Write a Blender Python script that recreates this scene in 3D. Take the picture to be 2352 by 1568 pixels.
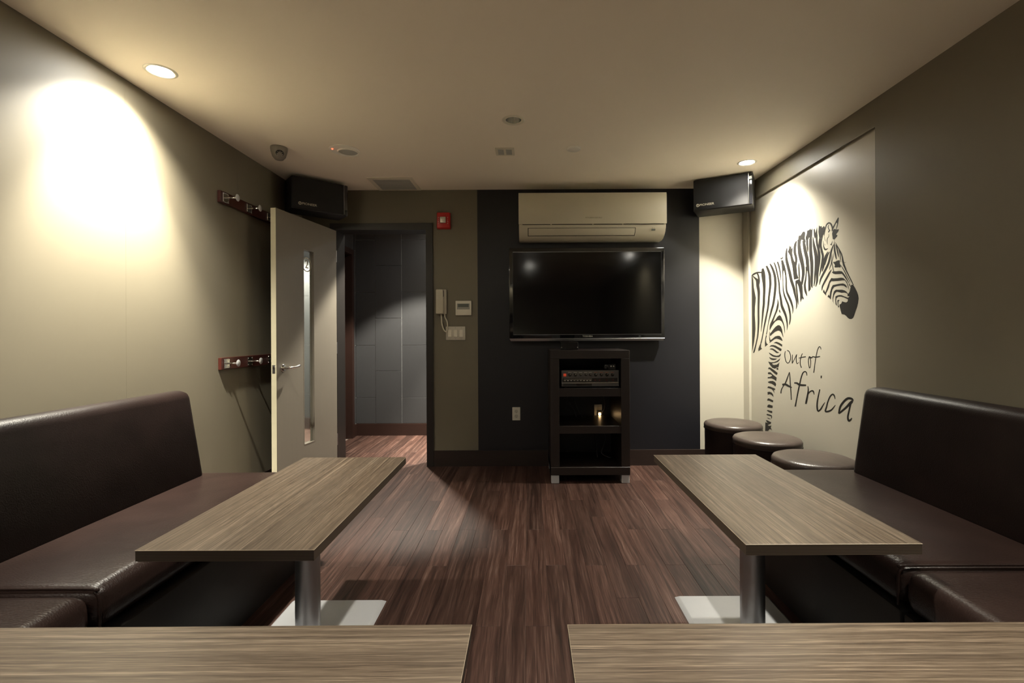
import bpy, bmesh, math, random
from mathutils import Vector, Matrix
random.seed(7)
C = bpy.context.scene.collection
for o in list(bpy.data.objects): bpy.data.objects.remove(o)

# ------------------------------------------------------------------ camera, world, exposure
F_PX, CX, CY, ROLL, CAM_Z = 1100.0, 1215.0, 766.0, 0.005, 1.166
cam = bpy.data.cameras.new('camera'); co = bpy.data.objects.new('camera', cam); C.objects.link(co)
cam.sensor_width = 36; cam.lens = F_PX/2352*36
cam.shift_x = (1176-CX)/2352; cam.shift_y = (CY-784)/2352
cam.clip_start = 0.02
co.matrix_world = Matrix(((1, ROLL, 0, 0), (0, 0, -1, 0), (-ROLL, 1, 0, CAM_Z), (0, 0, 0, 1)))
S = bpy.context.scene; S.camera = co
w = bpy.data.worlds.new('world'); S.world = w; w.use_nodes = True
w.node_tree.nodes['Background'].inputs[0].default_value = (0.02, 0.02, 0.022, 1)
vs = S.view_settings
vs.view_transform = 'Standard'; vs.look = 'None'; vs.gamma = 1; vs.use_curve_mapping = False
vs.exposure = -0.15
S.cycles.max_bounces = 8; S.cycles.diffuse_bounces = 6; S.cycles.use_denoising = True
S.cycles.sample_clamp_indirect = 25.0
# downlights: x, y, on, watts, cone degrees, blend
WARM = (1.0, 0.95, 0.81)
# x, y, wide beam watts, wide cone degrees, blend, centre beam watts, aim towards -x in degrees
DOWNLIGHTS = dict(left=(-1.77, 2.31, 430, 116, .95, 600, 14), right=(1.64, 3.59, 400, 112, .85, 270, -6), right_near=(1.64, .50, 230, 100, .5, 0, -6),
                  left_near=(-1.77, -.2, 260, 100, .5, 0, 8), middle=(.0, 1.72, 200, 86, .5, 0, 0), middle_near=(.02, -.7, 340, 100, .5, 0, 0),
                  rear=(-.62, -3.0, 260, 100, .4, 0, 0), corridor=(-1.15, 4.72, 640, 92, .3, 0, 0), corridor_far=(-.12, 5.28, 2000, 72, .4, 0, 0))
D = 4.234      # distance to the far wall
XL, XR, CEIL, YB = -2.0, 1.896, 2.44, -4.2
YC = 5.53      # corridor wall

def wall_pt(u, v, X):
    """where the ray of photo pixel (u, v) meets the side wall x = X; used to measure the wall graphic"""
    dx, dy = (u-CX)/F_PX, (CY-v)/F_PX
    x, z = dx+ROLL*dy, dy-ROLL*dx
    t = X/x
    return (t, CAM_Z+z*t)

# ------------------------------------------------------------------ materials
def nodes_of(m):
    m.use_nodes = True
    return m.node_tree.nodes, m.node_tree.links
def mat(name, col, rough=.5, metal=0, noise=0.0, nscale=30, bump=0.0, bscale=200, spec=None, coat=0, emit=None, estr=0, nstretch=(1, 1, 1)):
    m = bpy.data.materials.new(name); n, l = nodes_of(m); b = n['Principled BSDF']
    b.inputs['Base Color'].default_value = (*col, 1); b.inputs['Roughness'].default_value = rough
    b.inputs['Metallic'].default_value = metal
    if spec is not None: b.inputs['Specular IOR Level'].default_value = spec
    if coat: b.inputs['Coat Weight'].default_value = coat; b.inputs['Coat Roughness'].default_value = .1
    if emit: b.inputs['Emission Color'].default_value = (*emit, 1); b.inputs['Emission Strength'].default_value = estr
    tc = n.new('ShaderNodeTexCoord'); mp = n.new('ShaderNodeMapping'); mp.inputs['Scale'].default_value = nstretch
    l.new(tc.outputs['Object'], mp.inputs[0])
    nz = n.new('ShaderNodeTexNoise'); nz.inputs['Scale'].default_value = nscale; nz.inputs['Detail'].default_value = 4
    l.new(mp.outputs[0], nz.inputs['Vector'])
    mx = n.new('ShaderNodeMixRGB'); mx.blend_type = 'MULTIPLY'; mx.inputs[0].default_value = 1
    r = n.new('ShaderNodeMapRange'); r.inputs['To Min'].default_value = 1-noise; r.inputs['To Max'].default_value = 1+noise
    l.new(nz.outputs[0], r.inputs['Value']); mx.inputs[1].default_value = (*col, 1)
    l.new(r.outputs[0], mx.inputs[2]); l.new(mx.outputs[0], b.inputs['Base Color'])
    if bump:
        n2 = n.new('ShaderNodeTexNoise'); n2.inputs['Scale'].default_value = bscale; n2.inputs['Detail'].default_value = 3
        l.new(tc.outputs['Object'], n2.inputs['Vector'])
        bp = n.new('ShaderNodeBump'); bp.inputs['Strength'].default_value = bump; bp.inputs['Distance'].default_value = .002
        l.new(n2.outputs[0], bp.inputs['Height']); l.new(bp.outputs[0], b.inputs['Normal'])
    return m
def ramp(n, stops):
    r = n.new('ShaderNodeValToRGB'); e = r.color_ramp.elements
    while len(e) < len(stops): e.new(.5)
    for k, (p, c) in enumerate(stops): e[k].position = p; e[k].color = (*c, 1)
    return r
def wood(name, stops, sx, sy, fine, rough, vary=.0, warp=.0, bump=.15, coarse=None):
    """grain runs along the object's local Y; every object gets its own offset"""
    m = bpy.data.materials.new(name); n, l = nodes_of(m); b = n['Principled BSDF']
    b.inputs['Roughness'].default_value = rough; b.inputs['Specular IOR Level'].default_value = .27
    tc = n.new('ShaderNodeTexCoord'); oi = n.new('ShaderNodeObjectInfo')
    off = n.new('ShaderNodeVectorMath'); off.operation = 'SCALE'; off.inputs[0].default_value = (37, 91, 13)
    l.new(oi.outputs['Random'], off.inputs['Scale'])
    add = n.new('ShaderNodeVectorMath'); add.operation = 'ADD'
    l.new(tc.outputs['Object'], add.inputs[0]); l.new(off.outputs[0], add.inputs[1])
    src = add.outputs[0]
    if warp:
        wn = n.new('ShaderNodeTexNoise'); wn.inputs['Scale'].default_value = 1.0; wn.inputs['Detail'].default_value = 2
        wm = n.new('ShaderNodeMapping'); wm.inputs['Scale'].default_value = (9, 2.2, 1)
        l.new(src, wm.inputs[0]); l.new(wm.outputs[0], wn.inputs['Vector'])
        ws = n.new('ShaderNodeVectorMath'); ws.operation = 'SCALE'; ws.inputs['Scale'].default_value = warp
        l.new(wn.outputs['Color'], ws.inputs[0])
        a2 = n.new('ShaderNodeVectorMath'); a2.operation = 'ADD'; l.new(src, a2.inputs[0]); l.new(ws.outputs[0], a2.inputs[1]); src = a2.outputs[0]
    m1 = n.new('ShaderNodeMapping'); m1.inputs['Scale'].default_value = (sx, sy, 1); l.new(src, m1.inputs[0])
    n1 = n.new('ShaderNodeTexNoise'); n1.inputs['Scale'].default_value = 1; n1.inputs['Detail'].default_value = 5; n1.inputs['Roughness'].default_value = .62
    l.new(m1.outputs[0], n1.inputs['Vector'])
    m2 = n.new('ShaderNodeMapping'); m2.inputs['Scale'].default_value = (fine, fine*.02, 1); l.new(src, m2.inputs[0])
    n2 = n.new('ShaderNodeTexNoise'); n2.inputs['Scale'].default_value = 1; n2.inputs['Detail'].default_value = 3
    l.new(m2.outputs[0], n2.inputs['Vector'])
    mx = n.new('ShaderNodeMixRGB'); mx.inputs[0].default_value = .42; l.new(n1.outputs[0], mx.inputs[1]); l.new(n2.outputs[0], mx.inputs[2])
    r = ramp(n, stops); l.new(mx.outputs[0], r.inputs[0])
    out = r.outputs[0]
    if coarse:
        m3 = n.new('ShaderNodeMapping'); m3.inputs['Scale'].default_value = (coarse[0], coarse[1], 1); l.new(src, m3.inputs[0])
        n3 = n.new('ShaderNodeTexNoise'); n3.inputs['Scale'].default_value = 1; n3.inputs['Detail'].default_value = 2; l.new(m3.outputs[0], n3.inputs['Vector'])
        mr = n.new('ShaderNodeMapRange'); mr.inputs['From Min'].default_value = .3; mr.inputs['From Max'].default_value = .7
        l.new(n3.outputs[0], mr.inputs['Value'])
        mm = n.new('ShaderNodeMixRGB'); mm.blend_type = 'MULTIPLY'; l.new(mr.outputs[0], mm.inputs[0])
        l.new(out, mm.inputs[1]); mm.inputs[2].default_value = (*coarse[2], 1); out = mm.outputs[0]
    if vary:
        v = n.new('ShaderNodeMapRange'); v.inputs['To Min'].default_value = 1-vary; v.inputs['To Max'].default_value = 1+vary
        l.new(oi.outputs['Random'], v.inputs['Value'])
        mv = n.new('ShaderNodeMixRGB'); mv.blend_type = 'MULTIPLY'; mv.inputs[0].default_value = 1
        l.new(out, mv.inputs[1]); l.new(v.outputs[0], mv.inputs[2]); out = mv.outputs[0]
    l.new(out, b.inputs['Base Color'])
    bp = n.new('ShaderNodeBump'); bp.inputs['Strength'].default_value = bump; bp.inputs['Distance'].default_value = .001
    l.new(mx.outputs[0], bp.inputs['Height']); l.new(bp.outputs[0], b.inputs['Normal'])
    return m
def leather(name, col, rough=.34):
    m = bpy.data.materials.new(name); n, l = nodes_of(m); b = n['Principled BSDF']
    b.inputs['Roughness'].default_value = rough; b.inputs['Specular IOR Level'].default_value = .2
    tc = n.new('ShaderNodeTexCoord')
    nz = n.new('ShaderNodeTexNoise'); nz.inputs['Scale'].default_value = 5; l.new(tc.outputs['Object'], nz.inputs['Vector'])
    r = ramp(n, [(.3, tuple(c*.8 for c in col)), (.7, tuple(c*1.2 for c in col))]); l.new(nz.outputs[0], r.inputs[0]); l.new(r.outputs[0], b.inputs['Base Color'])
    mp = n.new('ShaderNodeMapping'); mp.inputs['Scale'].default_value = (120, 260, 200); l.new(tc.outputs['Object'], mp.inputs[0])
    vo = n.new('ShaderNodeTexVoronoi'); vo.inputs['Scale'].default_value = 1; l.new(mp.outputs[0], vo.inputs['Vector'])
    bp = n.new('ShaderNodeBump'); bp.inputs['Strength'].default_value = .28; bp.inputs['Distance'].default_value = .0015
    l.new(vo.outputs['Distance'], bp.inputs['Height'])
    n3 = n.new('ShaderNodeTexNoise'); n3.inputs['Scale'].default_value = 7; n3.inputs['Detail'].default_value = 1; l.new(tc.outputs['Object'], n3.inputs['Vector'])
    b2 = n.new('ShaderNodeBump'); b2.inputs['Strength'].default_value = .25; b2.inputs['Distance'].default_value = .01
    l.new(n3.outputs[0], b2.inputs['Height']); l.new(bp.outputs[0], b2.inputs['Normal']); l.new(b2.outputs[0], b.inputs['Normal'])
    return m

M = {}
M['wall'] = mat('taupe_wall', (.172, .150, .106), .5, noise=.03, nscale=3, bump=.12, bscale=900)
M['ceiling'] = mat('ceiling_paint', (.90, .825, .70), .7, noise=.02, nscale=2, bump=.05, bscale=500)
M['cream'] = mat('cream_wall', (.45, .42, .345), .38, noise=.02, nscale=3, bump=.06, bscale=700)
M['navy'] = mat('navy_wall', (.0055, .0055, .0082), .45, noise=.1, nscale=4, bump=.1, bscale=800)
M['back'] = mat('far_taupe_wall', (.138, .121, .083), .55, noise=.03, nscale=3, bump=.1, bscale=900)
M['door'] = mat('door_laminate', (.20, .175, .14), .45, noise=.05, nscale=8, nstretch=(14, 14, .6))
M['door_edge'] = mat('door_edge', (.62, .57, .40), .5, noise=.05, nscale=20)
M['darkwood'] = mat('dark_stained_wood', (.020, .012, .0095), .4, noise=.3, nscale=10, nstretch=(1, 1, 8), bump=.05)
M['cabinet'] = mat('espresso_laminate', (.013, .0085, .007), .38, noise=.25, nscale=9, nstretch=(1, 1, 10), bump=.04)
M['casing'] = mat('casing_paint', (.010, .0072, .006), .45, noise=.2, nscale=10)
M['cable'] = mat('cable_jacket', (.09, .09, .095), .35, noise=.05)
M['meter'] = mat('meter_window', (.05, .012, .01), .3, noise=.05)
M['bright_white'] = mat('bright_plastic', (.86, .83, .75), .45, noise=.02)
M['corr_wood'] = mat('corridor_door_wood', (.024, .0105, .0075), .4, noise=.25, nscale=10, nstretch=(1, 1, 8))
M['tile'] = mat('slate_tile', (.042, .0415, .043), .42, noise=.12, nscale=60, bump=.15, bscale=400, nstretch=(3, 3, .4))
M['grout'] = mat('pale_grout', (.42, .42, .41), .8, noise=.1)
M['floor_base'] = mat('subfloor', (.16, .12, .10), .7, noise=.1)
M['plank'] = wood('vinyl_plank', [(.32, (.014, .0075, .0055)), (.45, (.044, .0215, .0155)), (.55, (.074, .038, .0285)), (.68, (.15, .098, .078))], 75, 1.6, 420, .48, vary=.30, warp=.030, bump=.2, coarse=(26, 1.2, (.50, .42, .40)))
M['plank_sub'] = M['plank']
M['zebrano'] = wood('zebrano_laminate', [(.34, (.038, .0275, .020)), (.46, (.084, .063, .045)), (.54, (.122, .094, .068)), (.66, (.235, .187, .140))], 150, .9, 700, .36, vary=.05, warp=.010, bump=.08, coarse=(7, .5, (.88, .83, .78)))
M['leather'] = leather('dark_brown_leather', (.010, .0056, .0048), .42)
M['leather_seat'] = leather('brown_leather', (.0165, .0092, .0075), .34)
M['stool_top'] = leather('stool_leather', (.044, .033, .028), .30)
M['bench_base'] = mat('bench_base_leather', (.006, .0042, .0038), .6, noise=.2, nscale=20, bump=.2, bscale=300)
M['steel'] = mat('brushed_steel', (.42, .42, .43), .38, 1, noise=.08, nscale=40, nstretch=(30, 30, 1))
M['chrome'] = mat('chrome', (.8, .79, .76), .14, 1, noise=.02)
M['white_metal'] = mat('pale_coated_metal', (.48, .485, .50), .4, .25, noise=.03)
M['white'] = mat('white_plastic', (.60, .57, .48), .4, noise=.02)
M['white2'] = mat('switch_plastic', (.45, .42, .35), .4, noise=.02)
M['offwhite'] = mat('ivory_plastic', (.45, .415, .325), .38, noise=.02)
M['ac'] = mat('aircon_plastic', (.50, .465, .365), .38, noise=.02, nscale=3)
M['black'] = mat('black_plastic', (.010, .010, .011), .35, noise=.1)
M['gloss_black'] = mat('piano_black', (.006, .006, .007), .08, noise=.02, coat=.4)
M['screen'] = mat('screen_panel', (.002, .002, .0022), .10, noise=.02)
M['shadow_gap'] = mat('dark_slot', (.03, .027, .02), .7, noise=.05)
M['grille'] = mat('speaker_cloth', (.006, .0055, .006), .8, noise=.2, nscale=400, bump=.4, bscale=900)
M['vinyl_black'] = mat('speaker_vinyl', (.007, .0065, .0065), .5, noise=.2, nscale=60, bump=.2, bscale=500)
M['logo'] = mat('pale_print', (.60, .57, .45), .4, noise=.02)
M['amp_print'] = mat('amp_print', (.5, .48, .42), .5, noise=.02)
M['edge_highlight'] = mat('edge_highlight', (.42, .345, .25), .4, noise=.05)
M['grey_print'] = mat('grey_print', (.24, .21, .15), .5, noise=.02)
M['decal'] = mat('black_vinyl_decal', (.011, .0095, .008), .55, noise=.05, spec=.3)
M['redwood'] = mat('mahogany_rail', (.055, .013, .009), .3, noise=.25, nscale=12, nstretch=(1, .2, 6))
M['red'] = mat('red_plastic', (.42, .012, .012), .35, noise=.03)
M['lens_clear'] = mat('strobe_lens', (.62, .60, .55), .12, .6, noise=.4, nscale=150, bump=.8, bscale=120)
M['led_red'] = mat('red_led', (.4, .02, .01), .3, emit=(1, .07, .03), estr=6)
M['lens_on'] = mat('lit_lens', (1, 1, 1), .4, emit=(1, .97, .88), estr=260)
M['night'] = mat('night_light_glow', (1, .8, .5), .4, emit=(1, .62, .28), estr=18)
M['lcd'] = mat('lcd_display', (.10, .11, .10), .25, noise=.05)
M['lcd_grey'] = mat('lcd_surround', (.28, .27, .24), .4, noise=.03)
M['dome'] = mat('camera_housing', (.20, .18, .155), .4, noise=.04)
M['amp'] = mat('amp_face', (.12, .116, .11), .35, .5, noise=.06)
M['amp_red'] = mat('amp_button', (.55, .06, .03), .35, emit=(1, .1, .04), estr=.25)
M['rust_print'] = mat('rust_print', (.35, .10, .05), .5, noise=.1)
M['vent'] = mat('vent_paint', (.70, .655, .54), .5, noise=.02)
M['ventslat'] = mat('vent_slat', (.40, .40, .37), .5, noise=.02)
# ply edge: thin horizontal pin lines
def ply():
    m = bpy.data.materials.new('ply_edge'); n, l = nodes_of(m); b = n['Principled BSDF']; b.inputs['Roughness'].default_value = .45
    tc = n.new('ShaderNodeTexCoord'); sp = n.new('ShaderNodeSeparateXYZ'); l.new(tc.outputs['Object'], sp.inputs[0])
    mu = n.new('ShaderNodeMath'); mu.operation = 'MULTIPLY'; mu.inputs[1].default_value = 2*math.pi/.0041; l.new(sp.outputs[2], mu.inputs[0])
    si = n.new('ShaderNodeMath'); si.operation = 'SINE'; l.new(mu.outputs[0], si.inputs[0])
    r = ramp(n, [(.0, (.024, .017, .012)), (.62, (.03, .021, .015)), (.95, (.11, .082, .057))])
    mr = n.new('ShaderNodeMapRange'); mr.inputs['From Min'].default_value = -1; l.new(si.outputs[0], mr.inputs['Value'])
    l.new(mr.outputs[0], r.inputs[0]); l.new(r.outputs[0], b.inputs['Base Color'])
    return m
M['ply'] = ply()
def tinted_glass():
    m = bpy.data.materials.new('reflective_glass'); n, l = nodes_of(m)
    for x in list(n):
        if x.type == 'BSDF_PRINCIPLED': n.remove(x)
    g = n.new('ShaderNodeBsdfGlossy'); g.inputs['Roughness'].default_value = .06; g.inputs['Color'].default_value = (.90, .95, .90, 1)
    t = n.new('ShaderNodeBsdfTransparent'); t.inputs['Color'].default_value = (.55, .58, .54, 1)
    d = n.new('ShaderNodeBsdfDiffuse'); d.inputs['Color'].default_value = (.55, .58, .54, 1)
    x1 = n.new('ShaderNodeMixShader'); x1.inputs[0].default_value = .35; l.new(t.outputs[0], x1.inputs[1]); l.new(d.outputs[0], x1.inputs[2])
    nz = n.new('ShaderNodeTexNoise'); nz.inputs['Scale'].default_value = 9
    mr = n.new('ShaderNodeMapRange'); mr.inputs['To Min'].default_value = .68; mr.inputs['To Max'].default_value = .8; l.new(nz.outputs[0], mr.inputs['Value'])
    x2 = n.new('ShaderNodeMixShader'); l.new(mr.outputs[0], x2.inputs[0]); l.new(x1.outputs[0], x2.inputs[1]); l.new(g.outputs[0], x2.inputs[2])
    l.new(x2.outputs[0], n['Material Output'].inputs[0])
    return m
M['glass'] = tinted_glass()

# ------------------------------------------------------------------ helpers
def link(name, me, m, parent=None, loc=None):
    o = bpy.data.objects.new(name, me); C.objects.link(o)
    if m is not None and not me.materials: me.materials.append(m)
    if parent is not None: o.parent = parent
    if loc is not None: o.location = loc
    return o
def obj(name, bm, m, parent=None, loc=None, smooth=None):
    bmesh.ops.recalc_face_normals(bm, faces=bm.faces[:])
    me = bpy.data.meshes.new(name); bm.to_mesh(me); bm.free()
    if smooth is not None:
        for p in me.polygons: p.use_smooth = True
        if smooth < 3: me.set_sharp_from_angle(angle=smooth)
    return link(name, me, m, parent, loc)
def box(x0, x1, y0, y1, z0, z1, bev=0, seg=2, bm=None):
    new = bm is None; b = bmesh.new()
    bmesh.ops.create_cube(b, size=1)
    for v in b.verts: v.co = Vector(((x0+x1)/2+v.co.x*(x1-x0), (y0+y1)/2+v.co.y*(y1-y0), (z0+z1)/2+v.co.z*(z1-z0)))
    if bev: bmesh.ops.bevel(b, geom=b.edges[:], offset=bev, segments=seg, affect='EDGES', profile=.5)
    if new: return b
    me = bpy.data.meshes.new('t'); b.to_mesh(me); b.free(); bm.from_mesh(me); bpy.data.meshes.remove(me); return bm
def bx(name, m, parent, x0, x1, y0, y1, z0, z1, bev=0, seg=2):
    return obj(name, box(x0, x1, y0, y1, z0, z1, bev, seg), m, parent, smooth=.6 if bev else None)
def hexa(c, bev, seg=4):
    """c: 8 corners, bottom four then top four, both counter-clockwise"""
    b = bmesh.new(); v = [b.verts.new(p) for p in c]
    for f in ((0, 3, 2, 1), (4, 5, 6, 7), (0, 1, 5, 4), (1, 2, 6, 5), (2, 3, 7, 6), (3, 0, 4, 7)): b.faces.new([v[i] for i in f])
    if bev: bmesh.ops.bevel(b, geom=b.edges[:], offset=bev, segments=seg, affect='EDGES', profile=.5)
    return b
def lathe(prof, seg=32, axis='Z', bm=None, cap=True):
    """prof: list of (r, h) turned about the axis"""
    b = bm or bmesh.new(); rings = []
    for r, h in prof:
        ring = []
        for k in range(seg):
            a = 2*math.pi*k/seg; p = (r*math.cos(a), r*math.sin(a), h)
            if axis == 'Y': p = (p[0], p[2], p[1])
            if axis == 'X': p = (p[2], p[0], p[1])
            ring.append(b.verts.new(p))
        rings.append(ring)
    for A, B in zip(rings, rings[1:]):
        for k in range(seg): b.faces.new((A[k], A[(k+1) % seg], B[(k+1) % seg], B[k]))
    if cap:
        if prof[0][0] > 1e-6: b.faces.new(rings[0][::-1])
        if prof[-1][0] > 1e-6: b.faces.new(rings[-1])
    return b
def catmull(P, n=6, closed=False):
    out = []; N = len(P)
    for i in range(N if closed else N-1):
        g = lambda k: P[(i+k) % N] if closed else P[min(max(i+k, 0), N-1)]
        a, b, c, d = g(-1), g(0), g(1), g(2)
        for s in range(n):
            t = s/n
            out.append(tuple(.5*((2*b[q])+(-a[q]+c[q])*t+(2*a[q]-5*b[q]+4*c[q]-d[q])*t*t+(-a[q]+3*b[q]-3*c[q]+d[q])*t**3) for q in range(len(b))))
    if not closed: out.append(tuple(P[-1]))
    return out
def tube(path, r, seg=8, bm=None):
    b = bm or bmesh.new(); rings = []; pts = [Vector(p) for p in path]
    for i, p in enumerate(pts):
        t = (pts[min(i+1, len(pts)-1)]-pts[max(i-1, 0)]).normalized()
        u = t.orthogonal().normalized() if i == 0 else (rings_u-t*rings_u.dot(t)).normalized()
        rings_u = u; v = t.cross(u)
        rings.append([b.verts.new(p+r*(math.cos(2*math.pi*k/seg)*u+math.sin(2*math.pi*k/seg)*v)) for k in range(seg)])
    for A, B in zip(rings, rings[1:]):
        for k in range(seg): b.faces.new((A[k], A[(k+1) % seg], B[(k+1) % seg], B[k]))
    b.faces.new(rings[0][::-1]); b.faces.new(rings[-1]); return b
def prism_x(prof, x0, x1, bev=0):
    """prof: closed outline of (y, z) pushed from x0 to x1"""
    b = bmesh.new()
    A = [b.verts.new((x0, y, z)) for y, z in prof]; B = [b.verts.new((x1, y, z)) for y, z in prof]
    n = len(prof); b.faces.new(A[::-1]); b.faces.new(B)
    for k in range(n): b.faces.new((A[k], A[(k+1) % n], B[(k+1) % n], B[k]))
    if bev:
        ed = [e for e in b.edges if abs(e.verts[0].co.x-e.verts[1].co.x) < 1e-6]
        bmesh.ops.bevel(b, geom=ed, offset=bev, segments=2, affect='EDGES', profile=.5)
    return b
def text(name, s, size, m, parent, loc, rot=(math.pi/2, 0, 0), depth=.0006, sx=1.0, align='CENTER', shear=0):
    cu = bpy.data.curves.new('t', 'FONT'); cu.body = s; cu.size = size; cu.extrude = depth; cu.align_x = align; cu.align_y = 'CENTER'; cu.shear = shear
    cu.resolution_u = 3
    t = bpy.data.objects.new('t', cu); C.objects.link(t)
    dg = bpy.context.evaluated_depsgraph_get(); me = bpy.data.meshes.new_from_object(t.evaluated_get(dg))
    bpy.data.objects.remove(t); bpy.data.curves.remove(cu)
    for v in me.vertices: v.co.x *= sx
    me.materials.clear()
    o = link(name, me, m, parent, loc); o.rotation_euler = rot; return o
def tag(o, label, cat, group=None):
    o['label'] = label; o['category'] = cat
    if group: o['group'] = group
    return o
def thing(name, label, cat, loc=(0, 0, 0), rz=0, group=None):
    o = bpy.data.objects.new(name, None); C.objects.link(o); o.location = loc; o.rotation_euler = (0, 0, rz); o.empty_display_size = .05
    return tag(o, label, cat, group)
def struct(o): o['kind'] = 'structure'; return o
def dup(root, loc, rz, label):
    r = root.copy(); C.objects.link(r); r.location = loc; r.rotation_euler = (0, 0, rz); r['label'] = label
    for ch in root.children:
        c = ch.copy(); C.objects.link(c); c.parent = r
        for g in ch.children:
            d = g.copy(); C.objects.link(d); d.parent = c
    return r

# ------------------------------------------------------------------ room shell
def slab_with_holes(x0, x1, y0, y1, z, holes, seg=40):
    b = bmesh.new(); ed = []
    def loop(pts):
        v = [b.verts.new(p) for p in pts]
        for i in range(len(v)): ed.append(b.edges.new((v[i], v[(i+1) % len(v)])))
    loop([(x0, y0, z), (x1, y0, z), (x1, y1, z), (x0, y1, z)])
    for hx, hy, r in holes: loop([(hx+r*math.cos(2*math.pi*k/seg), hy+r*math.sin(2*math.pi*k/seg), z) for k in range(seg)])
    bmesh.ops.triangle_fill(b, edges=ed, use_beauty=True)
    return b
HOLES = [(v[0], v[1], .064) for k, v in DOWNLIGHTS.items()] + [(-.086, 2.86, .064)]
ceil = struct(obj('ceiling', slab_with_holes(XL-.15, XR+.2, YB-.1, YC+.1, CEIL, HOLES), M['ceiling']))
floor = struct(bx('floor', M['floor_base'], None, XL-.15, XR+.2, YB-.1, YC+.1, -.06, -.005))
# planks, each a piece of its own, laid along the room
PW, PL = .1, .94
pm = bpy.data.meshes.new('plank'); b = bmesh.new()
g = .0003
x0, x1, y0, y1 = -PW/2+g, PW/2-g, -PL/2+g, PL/2-g; c = .0006
bot = [b.verts.new(p) for p in ((x0, y0, -.005), (x1, y0, -.005), (x1, y1, -.005), (x0, y1, -.005))]
mid = [b.verts.new((v.co.x, v.co.y, -c)) for v in bot]
top = [b.verts.new((v.co.x-math.copysign(c, v.co.x), v.co.y-math.copysign(c, v.co.y), 0)) for v in bot]
for A, B in ((bot, mid), (mid, top)):
    for k in range(4): b.faces.new((A[k], A[(k+1) % 4], B[(k+1) % 4], B[k]))
b.faces.new(top); b.to_mesh(pm); b.free(); pm.materials.append(M['plank'])
for ix in range(39):
    xc = -1.97+ix*PW
    offy = [.0, .50][ix % 2] + (.20 if ix % 7 == 3 else 0)
    for iy in range(-1, 6):
        yc = 1.91+offy-PL/2+iy*PL-.94
        if yc+PL/2 < .55 or yc-PL/2 > YC or (yc-PL/2 > D+.2 and xc > .2): continue
        link('plank', pm, None, floor, (xc, yc, 0))
bx('plank', M['plank'], floor, XL, XR, YB, .55, -.005, -.0004)

wl = struct(bx('wall_left', M['wall'], None, XL-.12, XL-.0065, YB, D+.15, 0, CEIL))
ys = [YB, -.38, .54, 1.458, 2.378, 3.298, D]
for a, b2 in zip(ys, ys[1:]):
    bx('panel', M['wall'], wl, XL-.0065, XL, a+.0003, b2-.0003, 0, CEIL)
OX0, OX1, OZ = -1.69, -.905, 2.085    # doorway
def multi(name, boxes, m):
    b = bmesh.new()
    for q in boxes: box(*q, bm=b)
    return struct(obj(name, b, m))
multi('wall_back', [(XL-.01, OX0-.02, D, D+.15, 0, CEIL), (OX0-.02, OX1+.02, D, D+.15, OZ+.02, CEIL), (OX1+.02, -.452, D, D+.15, 0, CEIL)], M['back'])
multi('wall_accent', [(-.452, 1.509, D, D+.15, 0, CEIL)], M['navy'])
multi('wall_corner', [(1.509, XR+.02, D, D+.15, 0, CEIL)], M['cream'])
LZ, PY0, PY1, PX = 2.287, 2.617, 4.13, XR+.02
wr = multi('wall_right', [(XR, XR+.15, YB, PY0, 0, CEIL), (XR, XR+.15, PY0, PY1, LZ, CEIL)], M['wall'])
multi('wall_pilaster', [(XR, XR+.15, PY1, D, 0, CEIL)], M['cream'])
bx('panel', M['cream'], wr, PX, PX+.05, PY0, PY1, 0, LZ)
multi('wall_front', [(XL-.12, XR+.15, YB-.1, YB, 0, CEIL)], M['cream'])
bb = []
struct(multi('baseboard_back', [(OX1+.061, XR, D-.014, D, 0, .138)], M['darkwood']))
struct(multi('baseboard_left', [(XL, XL+.014, YB, D, 0, .138)], M['darkwood']))
struct(multi('baseboard_right', [(XR-.014, XR, YB, PY0, 0, .138), (XR+.006, XR+.02, PY0-.01, PY1+.01, 0, .138), (XR-.014, XR, PY1, D-.014, 0, .138)], M['darkwood']))
# doorway trim: casing and jamb
tr = struct(multi('trim_1', [(OX1, OX1+.06, D-.018, D+.168, 0, OZ+.06), (OX0-.06, OX0, D-.018, D+.168, 0, OZ+.06), (OX0, OX1, D-.018, D+.168, OZ, OZ+.06)], M['casing']))
# corridor beyond
wc = multi('wall_corridor', [(XL-.1, XR+.15, YC+.008, YC+.1, 0, CEIL)], M['grout'])
def tile(par, x0, x1, y0, y1, z0, z1, ax):
    g = .0021
    if ax == 'x': return bx('tile', M['tile'], par, x0+g, x1-g, y0, y1, z0+g, z1-g, .0012, 1)
    return bx('tile', M['tile'], par, x0, x1, y0+g, y1-g, z0+g, z1-g, .0012, 1)
for k in range(-2, 8):
    xa, xb = -1.47+.304*k, -1.47+.304*(k+1)
    xa = max(xa, XL)
    if xb <= XL: continue
    zz = [.138, .744, 1.352, 1.96, CEIL] if k % 2 else [.138, .437, 1.04, 1.649, 2.257, CEIL]
    for za, zb in zip(zz, zz[1:]): tile(wc, xa, xb, YC, YC+.009, za, zb, 'x')
wcl = multi('wall_corridor_left', [(XL-.1, XL-.009, 5.43, YC+.02, 0, CEIL), (XL-.1, XL-.009, D+.15, 5.43, 2.13, CEIL), (XL-.1, XL-.009, D+.15, 4.5, 0, 2.13)], M['grout'])
for za, zb in ((.138, .437), (.437, 1.04), (1.04, 1.649), (1.649, 2.13), (2.13, CEIL)): tile(wcl, XL-.009, XL, 5.435, YC-.001, za, zb, 'y')
for ya, yb in ((D+.16, 4.55), (4.55, 4.85), (4.85, 5.15), (5.15, 5.435)): tile(wcl, XL-.009, XL, ya, yb, 2.13, CEIL, 'y')
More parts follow.
